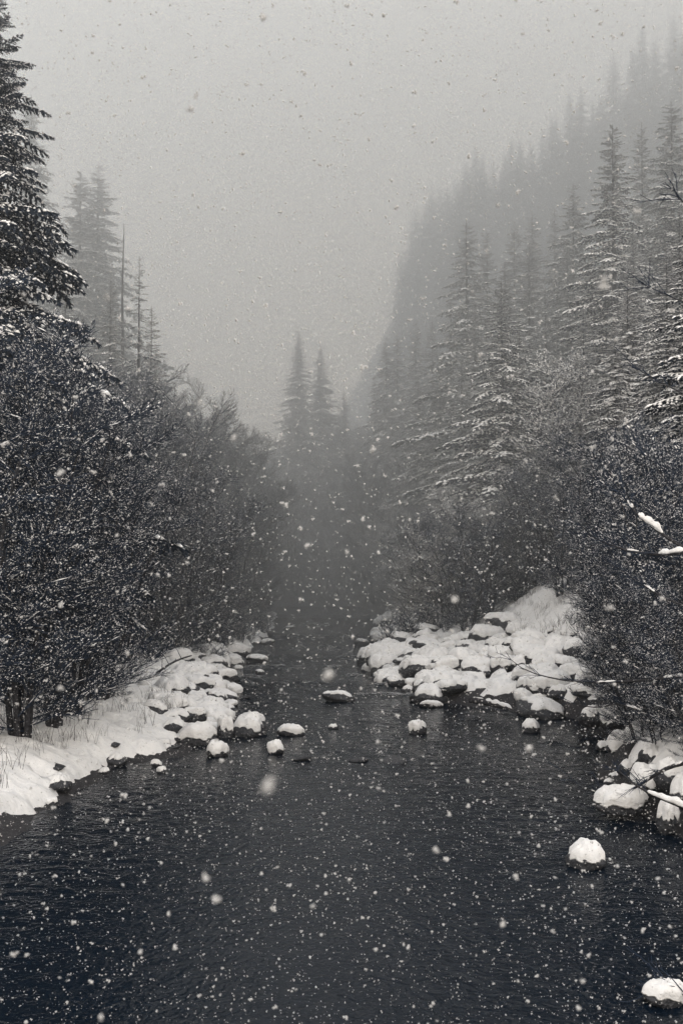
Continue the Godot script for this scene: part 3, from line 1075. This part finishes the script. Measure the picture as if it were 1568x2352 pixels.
func build_boulders() -> void:
	make_stones()
	var list := [
		[774, 1612, 84, 34, 3, 0.3, "flat-topped dark boulder with a thin white cap in mid-creek"],
		[570, 1690, 98, 62, 0, 1.2, "large dark boulder with a long snow cap, left of mid-creek"],
		[666, 1690, 66, 30, 2, 0.2, "low rounded snow-capped boulder between the large left one and the riffle"],
		[631, 1732, 46, 36, 5, 2.0, "small squat boulder with a thick snow cap, nearest in left mid-creek"],
		[960, 1686, 48, 40, 7, 0.9, "small pointed boulder with a lopsided snow cap right of mid-creek"],
		[942, 1594, 40, 24, 4, 0.5, "little snow-topped stone below the right rock tongue"],
		[990, 1625, 56, 18, 2, 0.1, "flat snow slab at the tip of the right rock pile"],
		[1221, 1682, 44, 36, 2, 2.6, "small snow-capped stone off the right rock pile"],
		[1352, 1994, 100, 68, 2, 2.2, "lone dome-shaped boulder under snow in the dark lower right water"],
		[1535, 2312, 112, 62, 2, 0.6, "snow-capped boulder cut by the lower right edge, under twigs"],
		[766, 1674, 24, 14, 4, 0.0, "tiny dark stone just showing below the flat-topped boulder"],
		[832, 1482, 44, 18, 1, 0.7, "small far stone under snow in the upper creek"],
		[538, 1508, 74, 38, 5, 0.4, "broad snow-covered boulder at the head of the left rock pile"],
		[590, 1520, 64, 20, 2, 1.6, "low snowy stone right of the left pile's head boulder"],
		[612, 1480, 40, 16, 0, 0.2, "far snow-topped stone by the left bank of the upper creek"],
		[664, 1446, 34, 12, 3, 2.2, "farthest snow-topped stone by the left bank"],
		[496, 1738, 58, 42, 5, 0.9, "snow-pillowed stone at the lower tip of the left rock pile"],
		[446, 1712, 100, 58, 2, 0.3, "broadest snow-pillowed boulder of the left rock pile"],
		[514, 1694, 50, 62, 7, 1.9, "upright boulder under drooping snow right of the broadest left one"],
		[358, 1760, 26, 18, 5, 0.0, "small white-capped stone off the left bank's edge"],
		[371, 1775, 26, 18, 7, 0.8, "small white-capped stone lying nearest off the left bank's edge"],
		[545, 1533, 36, 16, 0, 2.4, "flat little snowy stone below the left pile's head boulder"],
		[596, 1548, 30, 14, 3, 1.1, "little snowy stone alone off the left rock pile"],
		[530, 1590, 40, 24, 1, 0.6, "snow-capped stone at the water side of the left rock pile's middle"],
		[902, 1440, 44, 22, 2, 0.5, "far snow-capped stone at the foot of the right thicket"],
	]
	for b in list: stream_stone(b[0], b[1], b[2], b[3], b[4], b[5], b[6])
	var bare := [[690, 1747, 52, 15, "dark bare stone awash left of the drifting stick"], [822, 1750, 52, 11, "long dark stone awash in mid-creek"], [905, 1754, 60, 9, "flat dark stone awash right of mid-creek"], [560, 1605, 30, 10, "dark bare stone awash above the large left boulder"], [1010, 1490, 30, 10, "dark bare stone at the head of the right riffle"]]
	for b in bare: stream_stone(b[0], b[1], b[2], b[3], 6, 0.4, b[4], false)
	# near right shore
	var shore := [
		[1428, 1722, 0.5, 74, 52, 5, 0.3, "snow-pillowed boulder jutting from the near right shore"],
		[1462, 1700, 0.9, 66, 50, 2, 1.4, "domed snow-pillowed boulder topmost of the near right shore group"],
		[1464, 1742, 0.5, 56, 44, 7, 2.2, "drooping snow-pillowed boulder below the near right group's top"],
		[1392, 1718, 0.1, 44, 20, 1, 0.1, "low snowy finger of stone reaching left from the right shore"],
		[1428, 1848, 0.35, 124, 54, 2, 0.2, "wide flat boulder under a smooth snow sheet, near right shore"],
		[1492, 1800, 0.7, 96, 54, 5, 0.9, "snowy boulder above the wide flat one on the near right shore"],
		[1540, 1790, 0.9, 84, 60, 0, 2.0, "snowy boulder at the right edge behind the slanting branch"],
		[1538, 1888, 0.3, 56, 66, 7, 0.6, "hanging snow-covered boulder at the right edge over the water"],
		[1420, 1790, 0.15, 50, 22, 3, 0.6, "small snow-topped stone left of the slanting branch"],
		[1402, 1802, 0.1, 36, 16, 4, 1.7, "smallest snow-topped stone at the near right shore"],
		[1450, 1775, 0.5, 58, 36, 1, 0.2, "snow-topped stone under the fork of the slanting branch"],
		[1500, 1748, 1.0, 70, 50, 3, 1.0, "dark-sided snowy boulder at the foot of the right tangle"],
		[1590, 1830, 0.8, 90, 70, 2, 0.4, "snow mound half outside the right edge"],
		[1405, 1660, 0.5, 66, 50, 5, 1.8, "snow-crusted boulder where the right pile meets the tangle"],
		[1360, 1652, 0.5, 60, 40, 0, 0.2, "snow-crusted boulder at the near corner of the right pile"],
	]
	for b in shore:
		var p := on_level(b[0], b[1], b[2])
		var k := -p.z / FOCAL
		var o := boulder(p + Vector3(0, 0, -0.2), Vector3(b[3] * k * 0.5, b[4] * k / 1.25, b[3] * k * 0.45), b[5], b[6])
		tag(o, b[7], "boulder", "boulders on the near right shore")
	# the piles: stones laid along the shore, the highest row last
	var r := RandomNumberGenerator.new()
	r.seed = 88
	var piles := [["right", 42.8, 62.0, 8.4, 1.02, 0.70], ["right_tongue", 59.0, 76.0, 3.2, 1.15, 0.78], ["far_right", 78.0, 112.0, 2.6, 2.2, 0.8], ["left", 38.5, 66.0, 3.4, 0.95, 0.60], ["near_left", 22.5, 37.5, 1.3, 0.72, 0.33]]
	for pile in piles:
		var is_left: bool = pile[0].ends_with("left")
		var rows := {}
		var s := 0.0
		var row := 0
		while s < pile[3]:
			var d: float = pile[1] + r.randf() * 0.5
			rows[row] = []
			while d < pile[2]:
				var step: float = pile[4] * r.randf_range(0.75, 1.3) * (1.0 + 0.008 * maxf(0.0, d - 50.0))
				var size: float = pile[5] * (0.5 + 0.95 * pow(r.randf(), 1.7)) * (1.0 + 0.006 * maxf(0.0, d - 50.0))
				var ss := s + r.randf_range(-0.6, 0.6)
				var x := along(LEFT, d) - ss if is_left else along(RIGHT, d) + ss
				var keep := true
				if pile[0] == "right" and (seen_at(Vector3(x, 1.5, -d)).x > 1385.0 or ss > 7.4): keep = false
				if pile[0] == "near_left" and (r.randf() < 0.5 or d < 26.0): keep = false
				if pile[0] == "left" and ss > 2.0 and r.randf() < 0.3: keep = false
				var look := seen_at(Vector3(x, 0.3, -d))
				if look.x > 1050.0 and look.x < 1195.0 and look.y > 1585.0 and pile[0] == "right": keep = false
				if keep:
					var y := ground_height(x, -d) + size * 0.22
					var flat := r.randf_range(0.55, 0.85)
					var bald: bool = pile[0] == "near_left" and r.randf() < 0.25
					if bald: flat *= 0.5
					var kind: int = [2, 5, 7, 2, 5, 7, 0, 1, 3, 4][r.randi() % 10] if pile[0] != "near_left" else r.randi() % 8
					if kind == 6 and pile[0] != "near_left": kind = 2
					rows[row].append(boulder(Vector3(x, maxf(y, 0.06), -d), Vector3(size * r.randf_range(0.8, 1.25), size * flat, size * r.randf_range(0.8, 1.1)), kind, r.randf() * TAU, not bald, "bank_stone" if pile[0] == "near_left" else "snowy_stone"))
				d += step
			s += pile[4] * 0.72
			row += 1
		for k in rows:
			var where: String = {"right": "big right rock pile", "right_tongue": "rock tongue beyond the right pile", "far_right": "far right shore", "left": "left rock pile", "near_left": "near left bank's edge"}[pile[0]]
			for i in rows[k].size():
				tag(rows[k][i], "snow-covered stone of the %s, %s going upstream, %s row" % [where, nth(i), nth(k)], "stone", "stones of the " + where)

# ------------------------------------------------------------------ wood
func snowy_limb(o: Node3D, pts: Array, radii: Array, loads: Array, called := "limb") -> void:
	var g := Geo.new()
	g.path(pts, radii, 6)
	var limb := part(called, g.mesh(mats.bark), o)
	if loads.size():
		var s := Geo.new()
		for l in loads:
			s.lump(l[0], l[1], l[2], l[3], l[4])
		part("snow", s.mesh(mats.tree_snow), limb)

func smooth_line(pts: Array, count: int) -> Array:
	var c := Curve3D.new()
	for i in pts.size():
		var t: Vector3 = (pts[mini(i + 1, pts.size() - 1)] - pts[maxi(i - 1, 0)]) * 0.2
		c.add_point(pts[i], -t, t)
	var out := []
	for i in count: out.append(c.sample_baked(c.get_baked_length() * i / (count - 1.0)))
	return out

func snow_roll(pts: Array, radii: Array, t0: float, t1: float, thick: float) -> ArrayMesh:
	# a roll of snow lying on a limb between two shares of its length
	var line := []
	var fat := []
	for i in 24:
		var t := lerpf(t0, t1, i / 23.0) * (pts.size() - 1)
		var j := mini(int(t), pts.size() - 2)
		var swell := sqrt(maxf(0.004, 1.0 - pow(2.0 * i / 23.0 - 1.0, 2.0))) * (1.0 + 0.6 * soft.get_noise_2d(i * 6.0, t0 * 900.0 + thick * 4000.0))
		line.append(pts[j].lerp(pts[j + 1], t - j) + Vector3(0, thick * 0.45 * swell, 0))
		fat.append(thick * swell)
	var skin := PackedVector3Array()
	for i in 24:
		var t: Vector3 = (line[mini(i + 1, 23)] - line[maxi(i - 1, 0)]).normalized()
		var side := t.cross(Vector3.UP).normalized()
		var up := side.cross(t)
		for j in 13:
			var a := TAU * (j % 12) / 12.0
			var o := side * cos(a) * 0.9 + up * (sin(a) if sin(a) > 0.0 else 0.55 * sin(a))
			var q: Vector3 = line[i] + o * float(fat[i])
			skin.append(q + o * float(fat[i]) * 0.4 * soft.get_noise_3d(q.x * 130.0, q.y * 130.0, q.z * 130.0))
	var g := Geo.new()
	g.grid(skin, 24, 13, Vector3.ZERO, line[12])
	return g.mesh(mats.snow)

func overhanging(called: String, label: String, controls: Array, depth: Array, radius: float, twig_count: int, rolls: Array, seed_of: int) -> void:
	var r := RandomNumberGenerator.new()
	r.seed = seed_of
	var pts := []
	for i in controls.size(): pts.append(at(controls[i][0], controls[i][1], depth[i]))
	var origin: Vector3 = pts[0]
	var o := base(called, origin)
	tag(o, label, "branch", "bare branches reaching over the right shore")
	for i in pts.size(): pts[i] -= origin
	var line := smooth_line(pts, 14)
	var radii := []
	for i in 14: radii.append(lerpf(radius, 0.006, i / 13.0))
	var g := Geo.new()
	g.path(line, radii, 6)
	var limb := part("limb", g.mesh(mats.bark), o)
	for roll in rolls:
		part("snow", snow_roll(line, radii, roll[0], roll[1], roll[2]), limb)
	var heading: Vector3 = (line[13] - line[0]).normalized()
	for k in twig_count:
		var t := r.randf_range(0.25, 0.98) * 13.0
		var j := mini(int(t), 12)
		var p: Vector3 = line[j].lerp(line[j + 1], t - j)
		var dir := (heading + Vector3(r.randf_range(-0.8, 0.8), r.randf_range(-0.6, 0.9), r.randf_range(-0.8, 0.8))).normalized()
		var length := r.randf_range(0.25, 0.8)
		var w := Geo.new()
		var q := p + dir * length
		w.path([p, p + dir * length * 0.5 + Vector3(0, 0.03, 0), q], [0.010, 0.008, 0.005], 3)
		for m in 3:
			var f := p.lerp(q, r.randf_range(0.3, 0.9))
			w.path([f, f + (dir + Vector3(r.randf_range(-1, 1), r.randf_range(-0.6, 1), r.randf_range(-1, 1))).normalized() * r.randf_range(0.08, 0.25)], [0.006, 0.004], 3)
		part("twig", w.mesh(mats.twig), o)

func build_wood() -> void:
	# the fallen limb leaning over the left pile
	var pts := smooth_line([at(238, 1622, 47), at(300, 1590, 47), at(352, 1552, 47.5), at(400, 1520, 48), at(440, 1506, 49)], 14)
	var origin: Vector3 = pts[0]
	for i in 14: pts[i] -= origin
	var o := base("fallen_branch", origin)
	tag(o, "dark fallen branch slanting up across the left bank's brush", "branch")
	var radii := []
	for i in 14: radii.append(lerpf(0.085, 0.03, i / 13.0))
	snowy_limb(o, pts, radii, [])
	for k in 9:
		var j := 3 + k
		var off := Vector3(rng.randf_range(-0.3, 0.5), rng.randf_range(-0.5, 0.4), rng.randf_range(-0.4, 0.4)) * 1.6
		var w := Geo.new()
		w.path([pts[j], pts[j] + off * 0.5 + Vector3(0, 0.05, 0), pts[j] + off], [0.02, 0.014, 0.006], 3)
		part("twig", w.mesh(mats.twig), o)
	# the snowy log lying along the right pile
	pts = [on_level(1078, 1607, 0.45), on_level(1120, 1614, 0.42), on_level(1174, 1628, 0.38)]
	origin = pts[0]
	for i in 3: pts[i] -= origin
	o = base("log", origin)
	tag(o, "snow-covered log lying along the water side of the right rock pile", "log")
	var g := Geo.new()
	pts = smooth_line(pts, 10)
	g.path(pts, [0.13, 0.14, 0.13, 0.13, 0.12, 0.12, 0.12, 0.11, 0.11, 0.02], 8)
	part("trunk", g.mesh(mats.bark), o)
	part("snow", snow_roll(pts, [], 0.0, 1.0, 0.14), o)
	# the thick snow-laden limb leaning in the right tangle
	pts = [on_level(1396, 1590, 1.2), on_level(1440, 1556, 1.7), on_level(1490, 1530, 2.2)]
	pts[1].z = pts[0].z; pts[2].z = pts[0].z
	pts = [at(1400, 1592, 38), at(1445, 1548, 37), at(1500, 1512, 36), at(1560, 1490, 35)]
	origin = pts[0]
	for i in pts.size(): pts[i] -= origin
	pts = smooth_line(pts, 14)
	o = base("leaning_log", origin)
	tag(o, "leaning snow-laden log inside the dark right tangle", "log")
	g = Geo.new()
	radii = []
	for i in 14: radii.append(lerpf(0.10, 0.14, i / 13.0))
	g.path(pts, radii, 8)
	part("trunk", g.mesh(mats.bark), o)
	part("snow", snow_roll(pts, radii, 0.02, 0.55, 0.17), o)
	part("snow", snow_roll(pts, radii, 0.6, 0.85, 0.10), o)
	# bare branches that reach in from the right
	overhanging("bare_branch", "long level branch with twigs hanging across the right rock pile", [[1580, 1552], [1450, 1564], [1330, 1566], [1230, 1548], [1180, 1522], [1160, 1496]], [26, 27, 28, 29, 29.5, 30], 0.045, 16, [[0.0, 0.12, 0.05], [0.33, 0.44, 0.03]], 901)
	overhanging("bare_branch", "upper branch carrying a plump snow pad at the right edge", [[1600, 1260], [1540, 1272], [1480, 1270], [1420, 1258], [1360, 1232], [1325, 1196]], [23, 23.5, 24, 24.5, 25, 25], 0.05, 20, [[0.08, 0.30, 0.085], [0.45, 0.55, 0.04]], 902)
	overhanging("bare_branch", "branch with the largest oval snow pad near the right edge", [[1570, 1258], [1528, 1232], [1490, 1205], [1462, 1180], [1440, 1150], [1428, 1120]], [24, 24, 24, 24, 24.3, 24.5], 0.05, 18, [[0.26, 0.60, 0.105], [0.70, 0.82, 0.04]], 903)
	overhanging("bare_branch", "slanting branch over the wide flat boulder at the near right", [[1590, 1748], [1530, 1765], [1480, 1795], [1440, 1818], [1405, 1822], [1380, 1820]], [24.5, 25, 25.5, 26, 26.5, 27], 0.055, 15, [[0.0, 0.16, 0.05]], 904)
	overhanging("bare_branch", "snow-topped stick rising left from the right edge over the water", [[1600, 1868], [1548, 1846], [1500, 1826], [1455, 1800], [1425, 1775], [1412, 1765]], [23, 23.3, 23.6, 24, 24.5, 25], 0.05, 8, [[0.0, 0.45, 0.085]], 905)
	overhanging("bare_branch", "thin black branch high at the right edge with hanging catkins", [[1600, 920], [1540, 890], [1500, 870], [1470, 852], [1445, 838]], [20, 20.5, 21, 21.5, 22], 0.018, 10, [], 906)
	overhanging("bare_branch", "topmost thin black branch entering from the right edge", [[1610, 480], [1575, 470], [1556, 455], [1545, 430]], [18, 18, 18, 18], 0.014, 5, [], 907)
	overhanging("bare_branch", "thin black branch crossing the right firs at mid height", [[1600, 700], [1560, 690], [1510, 668], [1470, 650]], [20, 20, 20.5, 21], 0.016, 9, [], 908)
	overhanging("bare_branch", "low drooping twig trailing over the water by the near right shore", [[1600, 1660], [1500, 1640], [1420, 1618], [1370, 1625], [1300, 1612], [1262, 1590]], [27, 28, 29, 30, 31, 31], 0.035, 12, [[0.3, 0.42, 0.04]], 909)
	overhanging("bare_branch", "twig lying over the cut-off boulder at the lower right", [[1620, 2300], [1570, 2286], [1535, 2268], [1505, 2262]], [15.0, 15.1, 15.3, 15.4], 0.012, 9, [], 910)
	overhanging("bare_branch", "thin whip dipping toward the water left of the wide flat boulder", [[1440, 1816], [1390, 1822], [1345, 1812], [1310, 1790], [1290, 1760]], [26, 26.5, 27, 27, 27], 0.014, 6, [[0.24, 0.33, 0.05]], 911)
	overhanging("bare_branch", "drooping dark branch below the oval snow pad", [[1610, 1400], [1540, 1380], [1470, 1340], [1410, 1300], [1370, 1290]], [24, 24.5, 25, 25.5, 26], 0.03, 16, [[0.4, 0.5, 0.05]], 912)

# ------------------------------------------------------------------ falling snow
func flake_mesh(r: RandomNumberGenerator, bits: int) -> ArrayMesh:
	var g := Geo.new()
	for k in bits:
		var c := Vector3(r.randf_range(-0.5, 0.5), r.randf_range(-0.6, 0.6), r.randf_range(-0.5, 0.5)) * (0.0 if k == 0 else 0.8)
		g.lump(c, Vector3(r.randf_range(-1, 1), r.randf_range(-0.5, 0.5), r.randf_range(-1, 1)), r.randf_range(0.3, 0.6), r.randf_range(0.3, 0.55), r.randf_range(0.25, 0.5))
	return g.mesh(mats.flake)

func build_snowfall() -> void:
	var r := RandomNumberGenerator.new()
	r.seed = 1234
	var shapes := []
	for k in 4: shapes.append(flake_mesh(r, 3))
	# the big near flakes, each one a thing
	var near := [[620, 1800, 58], [748, 1552, 40], [1385, 660, 40], [502, 2068, 30], [472, 2018, 28], [540, 1006, 26], [1040, 1376, 28], [1000, 1948, 22], [1460, 488, 24], [145, 1582, 24], [1105, 1722, 24], [1212, 1722, 24], [1152, 2120, 22], [1180, 2012, 20],
		[853, 1034, 22], [704, 1252, 22], [438, 248, 24], [450, 220, 20], [608, 38, 24], [32, 2194, 22], [1340, 2254, 20], [230, 2338, 24], [324, 2184, 20], [798, 1268, 16], [688, 1378, 16], [294, 1498, 18], [186, 1612, 16], [718, 2080, 18], [388, 2098, 16], [1268, 2136, 14],
		[140, 1084, 24], [374, 1112, 16], [460, 922, 18], [248, 678, 22], [296, 708, 20], [58, 678, 16], [1400, 1392, 24], [1330, 2318, 18], [860, 2180, 14], [1038, 1448, 16], [808, 1464, 14], [950, 290, 16], [156, 258, 14], [690, 265, 14], [1430, 80, 16], [268, 1228, 14],
		[1475, 2140, 14], [634, 2312, 14], [740, 2146, 12], [800, 2020, 14], [868, 1706, 14], [1075, 1795, 14], [990, 2310, 12], [60, 2196, 14], [126, 2010, 12], [1510, 2018, 14], [1538, 2130, 14], [1128, 1178, 14], [1275, 1140, 14], [500, 1462, 12]]
	var groups := {}
	for b in near:
		var where: String = "against the pale sky" if b[1] < 760 and b[0] < 1300 and b[0] > 300 else "in front of the left trees" if b[0] < 640 and b[1] < 1640 else "in front of the right trees" if b[0] > 800 and b[1] < 1480 else "over the dark creek"
		var reach: float = b[2] * 1.35
		# a flake of some ten millimetres whose blur and size together fill that many picture units
		var size := r.randf_range(0.011, 0.018)
		var depth := clampf(FOCAL * (size + 0.0055) / reach, 0.6, 5.0)
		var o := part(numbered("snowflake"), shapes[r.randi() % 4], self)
		o.position = at(b[0], b[1], depth)
		o.rotation = Vector3(r.randf() * TAU, r.randf() * TAU, r.randf_range(-0.5, 0.5))
		o.scale = Vector3(1.0, 1.35, 1.0) * size * 0.62
		if not groups.has(where): groups[where] = []
		groups[where].append([o, b[1], reach])
	for where in groups:
		var all: Array = groups[where]
		all.sort_custom(func(a, b): return a[1] < b[1])
		for i in all.size():
			tag(all[i][0], "%s blurred snowflake %s, %s from the top" % ["large" if all[i][2] > 23 else "small", where, nth(i)], "snowflake", "near blurred snowflakes")
	# all the others, beyond counting
	var mm := MultiMesh.new()
	mm.transform_format = MultiMesh.TRANSFORM_3D
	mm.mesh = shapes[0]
	var count := 200000
	mm.instance_count = count
	for k in count:
		var p := Vector3(r.randf_range(-11, 11), r.randf_range(0.2, 17.0), -r.randf_range(2.6, 30.0))
		if k % 4 == 0: p = Vector3(r.randf_range(-5, 5), r.randf_range(0.2, 11.0), -r.randf_range(2.6, 12.0))
		var size := 0.0036 + 0.0095 * pow(r.randf(), 2.7)
		var b := Basis.from_euler(Vector3(r.randf_range(-0.5, 0.5), r.randf() * TAU, r.randf_range(0.0, 0.7)))
		mm.set_instance_transform(k, Transform3D(b.scaled_local(Vector3(size, size * r.randf_range(1.0, 1.9), size)), p))
	var o := MultiMeshInstance3D.new()
	o.name = "falling_snow"
	o.multimesh = mm
	add_child(o, true)
	tag(o, "countless small snowflakes falling over the whole creek", "snowfall", "", "stuff")

func _ready() -> void:
	rng.seed = 2024
	soft.seed = 3
	soft.frequency = 0.02
	soft.fractal_octaves = 2
	rough.seed = 8
	rough.frequency = 0.05
	rough.fractal_octaves = 3
	light_and_lens()
	make_materials()
	build_ground()
	build_water()
	build_hill()
	make_firs()
	build_firs()
	build_hill_forest()
	build_alders()
	build_undergrowth()
	build_boulders()
	build_wood()
	build_snowfall()
	build_mist()
